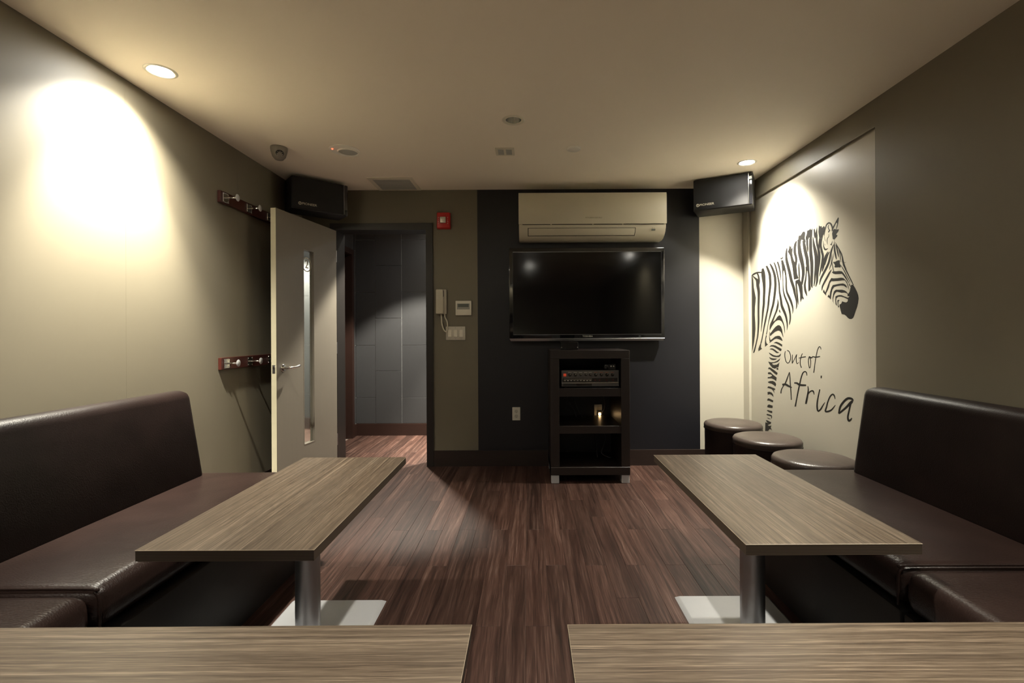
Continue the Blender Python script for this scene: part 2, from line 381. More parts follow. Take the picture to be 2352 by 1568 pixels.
struct(multi('trim_2', [(XL-.06, XL+.018, 5.37, 5.43, 0, 2.124), (XL-.06, XL+.018, 4.5, 5.37, 2.064, 2.124), (XL-.06, XL+.018, 4.44, 4.5, 0, 2.124)], M['corr_wood']))
d2 = struct(bx('door_2', M['corr_wood'], None, XL-.1, XL-.055, 4.503, 5.367, .004, 2.06))
hb = lathe([(.026, 0), (.026, .006), (.012, .008), (.012, .04)], 16, 'X')
obj('door_handle', hb, M['steel'], d2, (XL-.055, 4.58, .95), .6)
struct(multi('baseboard_corridor', [(XL, XR, YC-.012, YC, 0, .136), (XL-.009, XL+.012, 5.43, YC-.012, 0, .136)], M['corr_wood']))
struct(multi('wall_corridor_right', [(XR, XR+.15, D+.15, YC, 0, CEIL)], M['cream']))

# ------------------------------------------------------------------ downlights
def downlight(x, y, on, label, watts=0, cone=90, blend=.4, centre=0, aim=0):
    t = thing('downlight', label, 'ceiling light', (x, y, CEIL), 0, 'recessed ceiling downlights')
    ri = .051 if on else .047
    obj('trim_ring', lathe([(ri, .004), (ri, -.001), (ri+.006, -.0045), (.063, -.004), (.069, 0), (.064, .003), (.064, .02), (ri, .004)], 40, cap=False), M['vent'] if not on else M['white'], t, smooth=.7)
    if on:
        obj('lens', lathe([(ri+.003, .004), (ri+.003, .010)], 40), M['lens_on'], t)
        obj('lamp_can', lathe([(.063, .011), (.063, .09)], 24), M['steel'], t)
        for W_, cn, bl in ((watts, cone, blend), (centre, 72, .7)):
            if not W_: continue
            L = bpy.data.lights.new('lamp', 'SPOT'); L.energy = W_; L.color = WARM; L.spot_size = math.radians(cn); L.spot_blend = bl; L.shadow_soft_size = .035
            lo = bpy.data.objects.new('lamp', L); C.objects.link(lo); lo.parent = t; lo.location = (0, 0, -.007); lo.rotation_euler = (0, math.radians(aim), 0)
    else:
        b = bmesh.new(); N = 24
        prof = [(ri, .002), (ri-.002, .03), (.034, .07), (.012, .09), (.001, .092)]
        lathe(prof, N, bm=b, cap=False)
        obj('reflector', b, M['chrome'], t)
        obj('bulb', lathe([(.001, .045), (.012, .05), (.016, .065), (.012, .085)], 16), M['lens_clear'], t, smooth=.8)
    return t
NAMES = dict(left='glowing downlight above the left bench beside the left wall', right='glowing downlight over the right hand speaker in the far corner',
             right_near='lit downlight over the right bench, behind the view', left_near='lit downlight over the left bench, behind the view', middle='lit downlight over the aisle between the tables, just above the frame',
             middle_near='lit downlight over the crosswise tables, overhead of the view', rear='lit downlight in the rear of the room, behind the view',
             corridor='corridor downlight just beyond the open doorway', corridor_far='corridor downlight further along past the doorway')
for k, v in DOWNLIGHTS.items(): downlight(v[0], v[1], True, NAMES[k], *v[2:])
downlight(-.086, 2.86, False, 'unlit downlight with a mirrored reflector in the middle of the ceiling')

# ------------------------------------------------------------------ tables
TW, TL, TH, TT = .49, .98, .58, .031
t0 = thing('table', '', 'table', group='zebrano laminate tables on single posts')
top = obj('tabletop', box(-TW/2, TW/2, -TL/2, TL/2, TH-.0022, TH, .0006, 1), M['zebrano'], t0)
top.data.materials.append(M['edge_highlight'])  # slab sides coloured paler to paint in the highlight along the top edge
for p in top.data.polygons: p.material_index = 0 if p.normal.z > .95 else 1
b = bmesh.new(); e = .0012
box(-TW/2+e, TW/2-e, -TL/2+e, -TL/2+.02, TH-TT, TH-.0022, bm=b); box(-TW/2+e, TW/2-e, TL/2-.02, TL/2-e, TH-TT, TH-.0022, bm=b)
box(-TW/2+e, -TW/2+.02, -TL/2+.02, TL/2-.02, TH-TT, TH-.0022, bm=b); box(TW/2-.02, TW/2-e, -TL/2+.02, TL/2-.02, TH-TT, TH-.0022, bm=b)
obj('edge_band', b, M['ply'], t0)
bx('underside', M['black'], t0, -TW/2+.02, TW/2-.02, -TL/2+.02, TL/2-.02, TH-TT+.001, TH-.0022)
bx('mounting_plate', M['steel'], t0, -.11, .11, -.16, .16, TH-TT-.008, TH-TT+.001, .002, 1)
obj('post', lathe([(.050, .012), (.050, .016), (.044, .022), (.0435, TH-TT-.008)], 40), M['steel'], t0, smooth=.6)
obj('base_plate', hexa([(-.207, -.30, 0), (.207, -.30, 0), (.207, .30, 0), (-.207, .30, 0), (-.190, -.283, .014), (.190, -.283, .014), (.190, .283, .014), (-.190, .283, .014)], .003, 2), M['white_metal'], t0, smooth=.5)
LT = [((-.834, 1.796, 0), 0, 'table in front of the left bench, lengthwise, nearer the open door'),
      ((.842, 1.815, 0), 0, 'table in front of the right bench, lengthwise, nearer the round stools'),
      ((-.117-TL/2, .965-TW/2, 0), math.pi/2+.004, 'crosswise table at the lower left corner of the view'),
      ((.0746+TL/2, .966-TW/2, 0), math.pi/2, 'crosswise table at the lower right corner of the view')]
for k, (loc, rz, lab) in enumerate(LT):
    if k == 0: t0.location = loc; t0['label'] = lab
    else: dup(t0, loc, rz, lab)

# ------------------------------------------------------------------ benches
def bench(s, y0, y1, xback, xfront, xbase, xbb, xbt, label, far):
    """s = -1 on the left, +1 on the right; x values are distances from the room axis"""
    t = thing('bench', label, 'bench', (s*(xback+xfront)/2, (y0+y1)/2, 0), 0, 'dark brown leather benches along the side walls')
    ox, oy = t.location.x, t.location.y
    def hx(c, bev, seg=4):
        return hexa([((s*x-ox), y-oy, z) for x, y, z in (c if s > 0 else [c[i] for i in (1, 0, 3, 2, 5, 4, 7, 6)])], bev, seg)
    SH = .475
    ye = y1
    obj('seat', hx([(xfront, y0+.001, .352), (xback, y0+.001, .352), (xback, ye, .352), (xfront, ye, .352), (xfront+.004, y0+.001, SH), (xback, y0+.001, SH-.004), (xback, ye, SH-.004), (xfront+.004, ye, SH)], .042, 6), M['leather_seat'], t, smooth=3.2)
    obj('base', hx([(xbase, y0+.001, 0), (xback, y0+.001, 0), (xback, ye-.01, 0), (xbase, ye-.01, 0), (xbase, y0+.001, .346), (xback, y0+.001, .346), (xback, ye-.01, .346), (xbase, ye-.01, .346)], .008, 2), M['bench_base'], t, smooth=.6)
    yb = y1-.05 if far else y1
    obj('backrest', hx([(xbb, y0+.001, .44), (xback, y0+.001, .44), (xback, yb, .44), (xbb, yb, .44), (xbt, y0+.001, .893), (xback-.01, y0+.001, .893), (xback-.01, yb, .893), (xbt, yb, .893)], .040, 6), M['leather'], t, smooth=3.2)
    if far:   # welt along the joint with the next unit
        P = [(s*(xfront-.001)-ox, y0-oy+.004, .36), (s*(xfront-.001)-ox, y0-oy+.004, SH-.03), (s*(xfront+.012)-ox, y0-oy+.004, SH-.006), (s*(xfront+.04)-ox, y0-oy+.004, SH+.0015), (s*(xbb+.02)-ox, y0-oy+.004, SH+.001)]
        obj('piping', tube(catmull(P, 6), .0042, 8), M['leather_seat'], t, smooth=3.2)
    return t
bench(-1, 1.30, 2.45, 1.80, 1.175, 1.155, 1.615, 1.69, 'left bench unit beside the coat rails, its end towards the open door', True)
bench(-1, .10, 1.298, 1.80, 1.175, 1.155, 1.615, 1.69, 'nearer left bench unit, seat cut by the lower left frame edge', False)
bench(1, 1.41, 2.45, 1.80, 1.088, 1.088, 1.60, 1.665, 'right bench unit whose end stands by the round stools', True)
bench(1, .10, 1.408, 1.80, 1.088, 1.088, 1.60, 1.665, 'nearer right bench unit, seat cut by the lower right frame edge', False)

# ------------------------------------------------------------------ stools
t0 = thing('stool', '', 'stool', group='round brown leather stools along the zebra wall')
R, H = .212, .465
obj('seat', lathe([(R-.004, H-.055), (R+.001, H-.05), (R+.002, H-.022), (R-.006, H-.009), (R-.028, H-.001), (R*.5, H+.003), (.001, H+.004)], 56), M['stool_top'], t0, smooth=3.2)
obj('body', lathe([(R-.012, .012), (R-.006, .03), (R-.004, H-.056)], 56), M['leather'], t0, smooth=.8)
obj('piping', lathe([(R+.0005, H-.057), (R+.004, H-.053), (R+.0005, H-.049)], 56, cap=False), M['leather'], t0, smooth=3.2)
for a in range(4): obj('foot', lathe([(.016, 0), (.02, .013)], 12), M['black'], t0, (.14*math.cos(a*1.571+.7), .14*math.sin(a*1.571+.7), 0))
for k, (y, lab) in enumerate(((3.77, 'round stool in the far corner against the white wall'), (3.23, 'middle one of the three round stools by the zebra wall'), (2.70, 'round stool next to the end of the right bench'))):
    if k == 0: t0.location = (1.60, y, 0); t0['label'] = lab
    else: dup(t0, (1.60, y, 0), k*.5, lab)

# ------------------------------------------------------------------ media cabinet
XA, XB, YF, YK = .164, .781, 3.718, 4.205
t = thing('media_cabinet', 'dark espresso open shelf cabinet standing below the television', 'cabinet', ((XA+XB)/2, (YF+YK)/2, 0))
def at(par, name, m, x0, x1, y0, y1, z0, z1, bev=0, seg=1):
    L = par.location
    return obj(name, box(x0-L.x, x1-L.x, y0-L.y, y1-L.y, z0-L.z, z1-L.z, bev, seg), m, par, smooth=.5 if bev else None)
at(t, 'side_panel', M['cabinet'], XA, .233, YF, YK, .066, .969, .002)
at(t, 'side_panel', M['cabinet'], .713, XB, YF, YK, .066, .969, .002)
at(t, 'top_panel', M['cabinet'], XA, XB, YF, YK, .969, 1.034, .002)
at(t, 'shelf', M['cabinet'], .233, .713, YF+.002, YK, .675, .740, .001)
at(t, 'shelf', M['cabinet'], .233, .713, YF+.002, YK, .387, .446, .001)
at(t, 'bottom_panel', M['cabinet'], XA, XB, YF-.002, YK, .066, .127, .002)
for xa in (XA+.004, XB-.066):
    for ya in (YF+.004, YK-.07): at(t, 'foot', M['white_metal'], xa, xa+.062, ya, ya+.062, 0, .066, .003)
# amplifier
a = thing('amplifier', 'black karaoke amplifier with a row of knobs on the top shelf', 'amplifier', (.476, 3.87, .7405))
at(a, 'case', M['black'], .255, .700, 3.758, 4.0, .748, .874, .002)
at(a, 'front_panel', M['amp'], .252, .702, 3.750, 3.758, .750, .877, .002)
at(a, 'display_strip', M['gloss_black'], .262, .690, 3.7485, 3.7505, .785, .816)
at(a, 'trim_strip', M['chrome'], .254, .70, 3.7485, 3.7502, .778, .7805)
at(a, 'slot', M['black'], .266, .365, 3.7485, 3.7502, .757, .772)
at(a, 'card_slot', M['gloss_black'], .367, .49, 3.7485, 3.7502, .757, .772)
at(a, 'power_button', M['amp_red'], .268, .29, 3.747, 3.7505, .83, .852, .001)
for k, (kx, kr) in enumerate(((.318, .012), (.361, .012), (.402, .009), (.443, .009), (.478, .009), (.520, .012), (.564, .012), (.608, .012), (.651, .012))):
    o = obj('knob', lathe([(kr, 0), (kr, -.010), (kr*.8, -.013)], 18, 'Y'), M['gloss_black'], a, (kx-.476, 3.750-3.87, .841-.740), .6)
    obj('pointer', box(.001, .004, -.0145, -.012, kr*.25, kr*.8), M['logo'], o)
    at(a, 'scale_mark', M['rust_print'] if k > 4 else M['amp_print'], kx-.013, kx+.013, 3.7492, 3.7502, .859, .862)
for k in range(9): at(a, 'key', M['amp_print'], .271+k*.025, .287+k*.025, 3.7475, 3.7487, .795, .799)
at(a, 'scale_line', M['amp_print'], .27, .49, 3.7478, 3.7487, .807, .809)
for kx in (.51, .545, .60, .65): at(a, 'meter', M['meter'], kx, kx+.012, 3.7478, 3.7487, .792, .806)
at(a, 'handle_bar', M['chrome'], .62, .70, 3.744, 3.749, .782, .786, .001)
for xa in (.28, .66):
    for ya in (3.78, 3.96): at(a, 'foot', M['black'], xa, xa+.02, ya, ya+.02, .740, .749)
m_ = thing('microphone_receiver', 'small black receiver box with two white jacks on top of the amplifier', 'receiver', (.64, 3.86, .877))
at(m_, 'case', M['black'], .597, .685, 3.79, 3.92, .877, .921, .002)
for kx in (.648, .668): obj('jack', lathe([(.0055, 0), (.0055, -.006), (.003, -.008)], 14, 'Y'), M['white'], m_, (kx-.64, 3.79-3.86, .028), .6)
obj('dial', lathe([(.018, 0), (.018, -.016), (.014, -.018)], 20, 'Y'), M['gloss_black'], m_, (.609-.64, 3.79-3.86, .022), .6)
cb = thing('cable', 'thin dark cables hanging behind the shelves of the cabinet', 'cable', (.5, 4.1, .446))
for P in ([(.32, 4.16, .66), (.35, 4.14, .57), (.385, 4.12, .50), (.40, 4.1, .452)], [(.36, 4.17, .66), (.40, 4.16, .56), (.43, 4.15, .48), (.45, 4.1, .452)], [(.60, 4.17, .37), (.565, 4.12, .30), (.57, 4.10, .22), (.565, 4.0, .133)],
          [(.545, 4.17, .37), (.60, 4.14, .33), (.65, 4.08, .29), (.62, 4.02, .22), (.60, 3.98, .17), (.66, 3.96, .14), (.69, 4.0, .14)], [(.64, 4.19, .66), (.66, 4.19, .56), (.655, 4.2, .50), (.63, 4.21, .465)]):
    obj('strand', tube([(x-.5, y-4.1, z-.446) for x, y, z in catmull(P, 6)], .003, 6), M['cable'], cb, smooth=3.2)
sb = thing('mount_box', 'small glossy black box with two bright bolts between cabinet and television', 'box', (.33, 3.95, 1.034))
at(sb, 'case', M['gloss_black'], .258, .40, 3.90, 4.0, 1.034, 1.098, .003)
for kx in (.265, .393): obj('bolt', lathe([(.004, 0), (.004, -.003), (.002, -.005)], 10, 'Y'), M['chrome'], sb, (kx-.33, 3.90-3.95, .018), .6)

# ------------------------------------------------------------------ television
TX0, TX1, TZ0, TZ1, TY = -.17, 1.177, 1.118, 1.909, 4.150
t = thing('television', 'large black flat television mounted on the dark wall', 'television', ((TX0+TX1)/2, 4.17, (TZ0+TZ1)/2))
at(t, 'bezel', M['gloss_black'], TX0, TX1, TY, TY+.05, TZ0, TZ1, .006, 2)
at(t, 'screen', M['screen'], -.136, 1.147, TY-.0012, TY+.01, 1.158, 1.871)
for q in ((-.138, 1.149, 1.871, 1.873), (-.138, 1.149, 1.156, 1.158)): at(t, 'screen_edge', M['steel'], q[0], q[1], TY-.002, TY+.004, q[2], q[3])
for q in ((-.1385, -.136), (1.147, 1.1495)): at(t, 'screen_edge', M['black'], q[0], q[1], TY-.002, TY+.004, 1.156, 1.873)
L = t.location
obj('bottom_bar', hexa([(TX0+.012-L.x, TY-L.y+.004, 1.100-L.z), (TX1-.012-L.x, TY-L.y+.004, 1.100-L.z), (TX1-.012-L.x, TY+.045-L.y, 1.100-L.z), (TX0+.012-L.x, TY+.045-L.y, 1.100-L.z),
     (TX0-L.x, TY-L.y-.003, 1.124-L.z), (TX1-L.x, TY-L.y-.003, 1.124-L.z), (TX1-L.x, TY+.045-L.y, 1.124-L.z), (TX0-L.x, TY+.045-L.y, 1.124-L.z)], .002, 1), M['steel'], t, smooth=.5)
at(t, 'wall_bracket', M['black'], .25, .75, TY+.045, D-.001, 1.3, 1.7, .003)
text('logo', 'TOSHIBA', .019, M['white'], t, (.508-L.x, TY-.001-L.y, 1.141-L.z), sx=1.15)
bx('remote_window', M['lcd'], t, .95-L.x, .97-L.x, TY-.001-L.y, TY+.001-L.y, 1.138-L.z, 1.143-L.z)

# ------------------------------------------------------------------ air conditioner
AX0, AX1 = -.080, 1.154
t = thing('air_conditioner', 'cream wall air conditioner above the television', 'air conditioner', ((AX0+AX1)/2, D, 2.15))
L = t.location
def pz(P): return [(-d, z-2.15) for d, z in P]
obj('body', prism_x(pz([(.001, 1.968), (.09, 1.966), (.135, 1.975), (.17, 1.993), (.198, 2.02), (.214, 2.05), (.220, 2.078), (.214, 2.080), (.214, 2.335), (.19, 2.338), (.001, 2.338)]), AX0-L.x, AX1-L.x, .004), M['ac'], t, smooth=.4)
obj('front_cover', prism_x(pz([(.213, 2.083), (.232, 2.081), (.236, 2.09), (.235, 2.325), (.228, 2.342), (.205, 2.345), (.205, 2.338), (.213, 2.33)]), AX0-.002-L.x, AX1+.002-L.x, .002), M['ac'], t, smooth=.5)
obj('seam', prism_x(pz([(.21, 2.076), (.2225, 2.0762), (.2225, 2.083), (.21, 2.083)]), AX0+.03-L.x, AX1-.02-L.x), M['shadow_gap'], t)
# outlet slot and flap on the curved lower front
obj('outlet_slot', prism_x(pz([(.15, 1.990), (.1745, 1.9925), (.1995, 2.0165), (.2135, 2.043), (.216, 2.052), (.19, 2.052)]), -.006-L.x, .90-L.x), M['shadow_gap'], t)
obj('flap', prism_x(pz([(.172, 1.9945), (.1835, 1.9955), (.2065, 2.0165), (.2195, 2.046), (.213, 2.050), (.18, 2.02)]), .000-L.x, .894-L.x, .001), M['ac'], t, smooth=.5)
for kx in (.19, .54, .79): obj('clip', box(kx-.006-L.x, kx+.006-L.x, -.2235, -.2, 2.072-2.15, 2.082-2.15, .001, 1), M['ac'], t)
obj('receiver_window', box(1.035-L.x, 1.065-L.x, -.2145, -.19, 2.027-2.15, 2.040-2.15), M['lcd'], t)
for kx in (1.042, 1.056): obj('lamp_dot', box(kx-.003-L.x, kx+.003-L.x, -.2165, -.2, 2.046-2.15, 2.049-2.15), M['grey_print'], t)
text('logo', 'MITSUBISHI ELECTRIC', .0155, M['grey_print'], t, (.545-L.x, -.2362, 2.131-2.15), sx=.95, shear=.15)

# ------------------------------------------------------------------ speakers
def speaker(lf, rf, zb, dp, label, text_s, flip):
    lf, rf = Vector(lf), Vector(rf); d = (rf-lf); wd = d.length; ang = math.atan2(d.y, d.x); mid = (lf+rf)/2
    t = thing('speaker', label, 'speaker', (mid.x, mid.y, zb), ang, 'black box speakers in the far corners')
    hw, h = wd/2, .257
    obj('cabinet', box(-hw, hw, .012, dp, 0, h, .006, 2), M['vinyl_black'], t, smooth=.5)
    obj('grille', box(-hw+.002, hw-.034, 0, .014, .006, h-.004, .006, 2), M['grille'], t, smooth=.5)
    obj('end_strip', box(hw-.030, hw, .002, .03, .002, h-.002, .008, 3), M['gloss_black'], t, smooth=.5)
    obj('trim_line', box(hw-.0335, hw-.0305, -.001, .012, .008, h-.006), M['chrome'] if flip else M['steel'], t)
    if flip:
        for k in range(4): obj('badge_bar', box(hw-.028, hw-.008, .0005, .003, h-.035-k*.006, h-.032-k*.006), M['logo'], t)
    tx = -hw+text_s
    text('logo', 'PIONEER', .0255, M['logo'], t, (tx+.055, -.0008, .044), sx=1.12)
    obj('emblem', lathe([(.0085, 0), (.0125, 0), (.0125, -.001), (.0085, -.001), (.0085, 0)], 20, 'Y', cap=False), M['logo'], t, (tx-.016, -.0002, .044))
    obj('emblem', box(-.002, .002, -.001, 0, -.006, .009), M['logo'], t, (tx-.016, -.0002, .044))
    return t
s1 = speaker((-1.843, 3.733), (-1.512, 4.017), 2.159, .215, 'black box speaker hung above the open door on the left', .075, False)
obj('bracket', tube([(.0, .20, .12), (-.02, .33, .12)], .014, 10), M['black'], s1, smooth=3.2)
s2 = speaker((1.37, 3.98), (1.767, 3.765), 2.175, .245, 'black box speaker hung in the right corner beside the zebra wall', .052, True)
obj('bracket', tube([(.0, .23, .12), (.02, .33, .12)], .014, 10), M['black'], s2, smooth=3.2)

# ------------------------------------------------------------------ door leaf
hp, fp = Vector((-1.68, 4.185)), Vector((-1.80, 3.41)); d = fp-hp; W = d.length; ang = math.atan2(d.y, d.x)
door = bpy.data.objects.new('door_1', None); C.objects.link(door); door.location = (hp.x, hp.y, 0); door.rotation_euler = (0, 0, ang); door['kind'] = 'structure'
door['label'] = 'grey flush door with a narrow glass strip, swung open'
# local: x from hinge to free edge, y<0 is behind the leaf (the wall side); the face the room sees is y = 0
T = -.040; SX0, SX1, SZ0, SZ1 = W-.458, W-.316, .308, 1.836; DZ = 2.072
b = bmesh.new()
for q in ((0, SX0, T, 0, .008, DZ), (SX1, W-.0015, T, 0, .008, DZ), (SX0, SX1, T, 0, .008, SZ0), (SX0, SX1, T, 0, SZ1, DZ)): box(*q, bm=b)
bmesh.ops.remove_doubles(b, verts=b.verts[:], dist=1e-5)
obj('leaf', b, M['door'], door)
bx('edge', M['door_edge'], door, W-.0015, W, T, 0, .008, DZ)
bx('glass', M['glass'], door, SX0, SX1, -.024, -.018, SZ0, SZ1)
b = bmesh.new()
for q in ((SX0-.001, SX0+.006, -.018, .001, SZ0, SZ1), (SX1-.006, SX1+.001, -.018, .001, SZ0, SZ1), (SX0, SX1, -.018, .001, SZ0-.001, SZ0+.006), (SX0, SX1, -.018, .001, SZ1-.006, SZ1+.001)): box(*q, bm=b)
obj('glass_bead', b, M['door'], door)
st = obj('number_sticker', lathe([(.050, 0), (.058, 0), (.058, .0008), (.050, .0008), (.050, 0)], 40, 'Y', cap=False), M['logo'], door, ((SX0+SX1)/2, -.0178, SZ1-.115))
text('numeral', '2', .095, M['logo'], st, (0, .0006, 0), rot=(math.pi/2, 0, math.pi))
hd = obj('door_handle', lathe([(.027, 0), (.027, .006), (.024, .009), (.010, .011), (.010, .045)], 24, 'Y'), M['chrome'], door, (W-.069, 0, .926), .6)
obj('lever', tube(catmull([(0, .040, 0), (-.02, .050, 0), (-.07, .052, .002), (-.125, .050, .010)], 5), .0095, 12), M['chrome'], hd, smooth=3.2)
h2 = obj('door_handle', lathe([(.027, 0), (.027, -.006), (.024, -.009), (.010, -.011), (.010, -.045)], 24, 'Y'), M['chrome'], door, (W-.069, T, .926), .6)
obj('lever', tube(catmull([(0, -.040, 0), (-.02, -.050, 0), (-.12, -.052, 0)], 5), .0095, 12), M['chrome'], h2, smooth=3.2)
bx('latch_plate', M['steel'], door, W-.002, W+.0008, T+.009, -.009, .89, .95)
bx('latch_bolt', M['chrome'], door, W, W+.007, T+.014, -.014, .925, .94, .002, 1)
for z in (.25, 1.05, 1.85): obj('hinge', lathe([(.007, -.05), (.007, .05)], 12), M['steel'], door, (-.006, -.006, z), .6)

# ------------------------------------------------------------------ coat rails
def rail(z0, z1, lab):
    y0, y1 = 3.077, 3.90
    t = thing('coat_rail', lab, 'coat rack', (XL, y0, (z0+z1)/2), 0, 'mahogany coat rails on the left wall')
    bx('board', M['redwood'], t, .001, .022, 0, y1-y0, -.039, .039, .002, 1)
    for k in range(3):
        y = .052+.262*k
        p = bx('hook_plate', M['chrome'], t, .022, .026, y-.030, y+.030, -.030, .030, .003, 1)
        b = tube([(.026, y, 0), (.10, y, .002)], .0055, 10); me = None
        obj('peg', b, M['chrome'], p, smooth=3.2)
        obj('knob', lathe([(.006, 0), (.020, .001), (.023, .003), (.020, .0055), (.001, .0065)], 24, 'X'), M['white_metal'], p, (.098, y, .002), .8)
        for sy in (-1, 1):
            for sz in (-1, 1): obj('screw', lathe([(.0045, 0), (.0035, .003)], 8, 'X'), M['chrome'], p, (.026, y+sy*.023, sz*.022), .6)
rail(2.022, 2.10, 'upper mahogany coat rail with chrome pegs on the left wall')
rail(.942, 1.020, 'lower mahogany coat rail with chrome pegs above the left bench')

# ------------------------------------------------------------------ things on the ceiling
t = thing('security_camera', 'grey dome security camera on the ceiling near the left wall', 'camera', (-1.695, 3.26, CEIL))
obj('housing', lathe([(.054, 0), (.054, -.012), (.051, -.03), (.042, -.062), (.026, -.082), (.001, -.088)], 32), M['dome'], t, smooth=3.2)
v = Vector((.5, -.75, -.55)).normalized()
e = obj('lens', lathe([(.001, .0), (.012, .0), (.013, .003), (.020, .004), (.026, -.002), (.028, -.02)], 24), M['black'], t, smooth=.6)
e.location = v*.045+Vector((0, 0, -.03)); e.rotation_euler = v.to_track_quat('Z', 'Y').to_euler()
for k in range(8):
    a = k*math.pi/4; obj('infrared_lamp', lathe([(.003, 0), (.002, .002)], 8), M['lcd_grey'], e, (.017*math.cos(a), .017*math.sin(a), .004))
t = thing('ceiling_sensor', 'round white ceiling sensor with a glowing red light', 'sensor', (-1.268, 3.31, CEIL))
obj('plate', lathe([(.001, -.006), (.095, -.006), (.102, -.003), (.102, 0)], 48), M['bright_white'], t, smooth=.6)
obj('ring', lathe([(.064, -.006), (.066, -.014), (.070, -.014), (.072, -.006)], 40, cap=False), M['bright_white'], t, (.018, .02, 0), .6)
obj('diffuser', lathe([(.001, -.014), (.045, -.012), (.062, -.006)], 40, cap=False), M['ventslat'], t, (.018, .02, 0), 3.2)
obj('indicator', lathe([(.001, -.012), (.005, -.010), (.007, -.006)], 12, cap=False), M['led_red'], t, (-.067, -.043, 0), 3.2)
t = thing('air_vent', 'square slatted air vent in the ceiling by the doorway', 'vent', (-1.13, 4.055, CEIL))
b = bmesh.new()
for q in ((-.185, .185, -.17, -.125), (-.185, .185, .155, .17), (-.185, -.15, -.125, .155), (.155, .185, -.125, .155)): box(q[0], q[1], q[2], q[3], -.006, .0, bm=b)
obj('frame', b, M['vent'], t)
bx('duct', M['shadow_gap'], t, -.15, .155, -.125, .155, -.0012, -.0006)
for k in range(11):
    y = -.116+k*.0255
    obj('slat', hexa([(-.15, y-.009, -.0050), (.155, y-.009, -.0050), (.155, y+.006, -.0066), (-.15, y+.006, -.0066), (-.15, y-.009, -.0038), (.155, y-.009, -.0038), (.155, y+.006, -.0054), (-.15, y+.006, -.0054)], 0), M['ventslat'], t)
t = thing('ceiling_plate', 'square perforated plate on the middle of the ceiling', 'ceiling plate', (-.161, 3.345, CEIL))
bx('plate', M['vent'], t, -.065, .065, -.068, .068, -.006, 0, .002, 1)
bx('perforated_patch', M['ventslat'], t, -.048, -.008, -.045, .045, -.0075, -.005)
bx('perforated_patch', M['ventslat'], t, .008, .048, -.045, .045, -.0075, -.005)
tag(obj('cover_disc', lathe([(.001, -.014), (.040, -.013), (.048, -.008), (.049, 0)], 40), M['bright_white'], None, (.315, 3.297, CEIL), .9), 'plain round cover disc on the ceiling in front of the air conditioner', 'cover')

# ------------------------------------------------------------------ things on the far wall
Y = D
t = thing('fire_alarm', 'red wall fire alarm strobe beside the doorway', 'alarm', (-.747, Y, 2.163))
obj('housing', hexa([(-.063, -.001, -.075), (.063, -.001, -.075), (.063, -.001, .075), (-.063, -.001, .075), (-.055, -.042, -.068), (.055, -.042, -.068), (.055, -.042, .068), (-.055, -.042, .068)], .008, 3), M['red'], t, smooth=.6)
bx('strobe_lens', M['lens_clear'], t, -.026, .026, -.062, -.04, -.027, .027, .006, 3)
for sx in (-1, 1):
    for k, ch in enumerate('FIRE'): text('lettering', ch, .016, M['white'], t, (sx*.041, -.0425, .021-k*.0165))
t = thing('intercom', 'cream intercom handset with a hanging cord beside the doorway', 'intercom', (-.77, Y, 1.45))
bx('cradle', M['offwhite'], t, -.044, .044, -.022, -.001, -.108, .108, .004, 2)
bx('handset', M['offwhite'], t, -.044, .018, -.050, -.018, -.108, .108, .009, 3)
bx('groove', M['shadow_gap'], t, .0185, .0225, -.0245, -.021, .045, .10)
for P in ([(-.004, -.012, -.105), (.0, -.014, -.15), (.004, -.014, -.20), (.022, -.014, -.25), (.046, -.012, -.268)], [(.026, -.012, -.105), (.032, -.014, -.14), (.046, -.014, -.17), (.052, -.014, -.21), (.050, -.012, -.262)]):
    obj('cord', tube(catmull(P, 8), .0062, 8), M['offwhite'], t, smooth=3.2)
t = thing('thermostat', 'white thermostat with a grey display beside the intercom', 'thermostat', (-.576, Y, 1.394))
bx('body', M['white'], t, -.069, .069, -.022, -.001, -.064, .064, .004, 2)
bx('display_surround', M['lcd_grey'], t, -.056, .056, -.0232, -.02, -.012, .040)
bx('display', M['lcd'], t, -.047, .047, -.0242, -.022, .008, .036)
t = thing('light_switch', 'triple rocker light switch plate beside the doorway', 'switch', (-.648, Y, 1.172))
bx('plate', M['white2'], t, -.086, .086, -.008, -.001, -.060, .060, .003, 2)
for k in (-1, 0, 1):
    r = obj('rocker', hexa([(k*.050-.017, -.007, -.034), (k*.050+.017, -.007, -.034), (k*.050+.017, -.007, .034), (k*.050-.017, -.007, .034), (k*.050-.0155, -.014, -.032), (k*.050+.0155, -.014, -.032), (k*.050+.0155, -.010, .032), (k*.050-.0155, -.010, .032)], .001, 1), M['white'], t)
    for sz in (-1, 1): obj('screw', lathe([(.003, 0), (.0022, -.0015)], 8, 'Y'), M['lcd_grey'], t, (k*.05, -.008, sz*.050))
def outlet(x, z, lab):
    t = thing('outlet', lab, 'outlet', (x, Y, z), 0, 'wall outlets on the dark wall')
    bx('plate', M['white'], t, -.035, .035, -.007, -.001, -.058, .058, .003, 2)
    for s in (-1, 1):
        o = obj('socket', lathe([(.017, -.006), (.017, -.0085), (.001, -.0088)], 24, 'Y', cap=False), M['white2'], t, (0, 0, s*.021), .6)
        for q in ((-.007, -.0052, -.002, .008), (.0052, .007, -.002, .007), (-.002, .002, -.011, -.007)): obj('slot', box(q[0], q[1], -.0096, -.008, q[2], q[3]), M['black'], o)
    return t
outlet(-.1155, .4595, 'white wall outlet to the left of the media cabinet')
outlet(.607, .481, 'wall outlet seen through the middle shelf of the cabinet')
t = thing('night_light', 'glowing plug light in the outlet behind the cabinet shelf', 'night light', (.617, Y-.0095, .460))
bx('plug', M['white2'], t, -.013, .013, -.018, 0, -.02, .016, .003, 1)
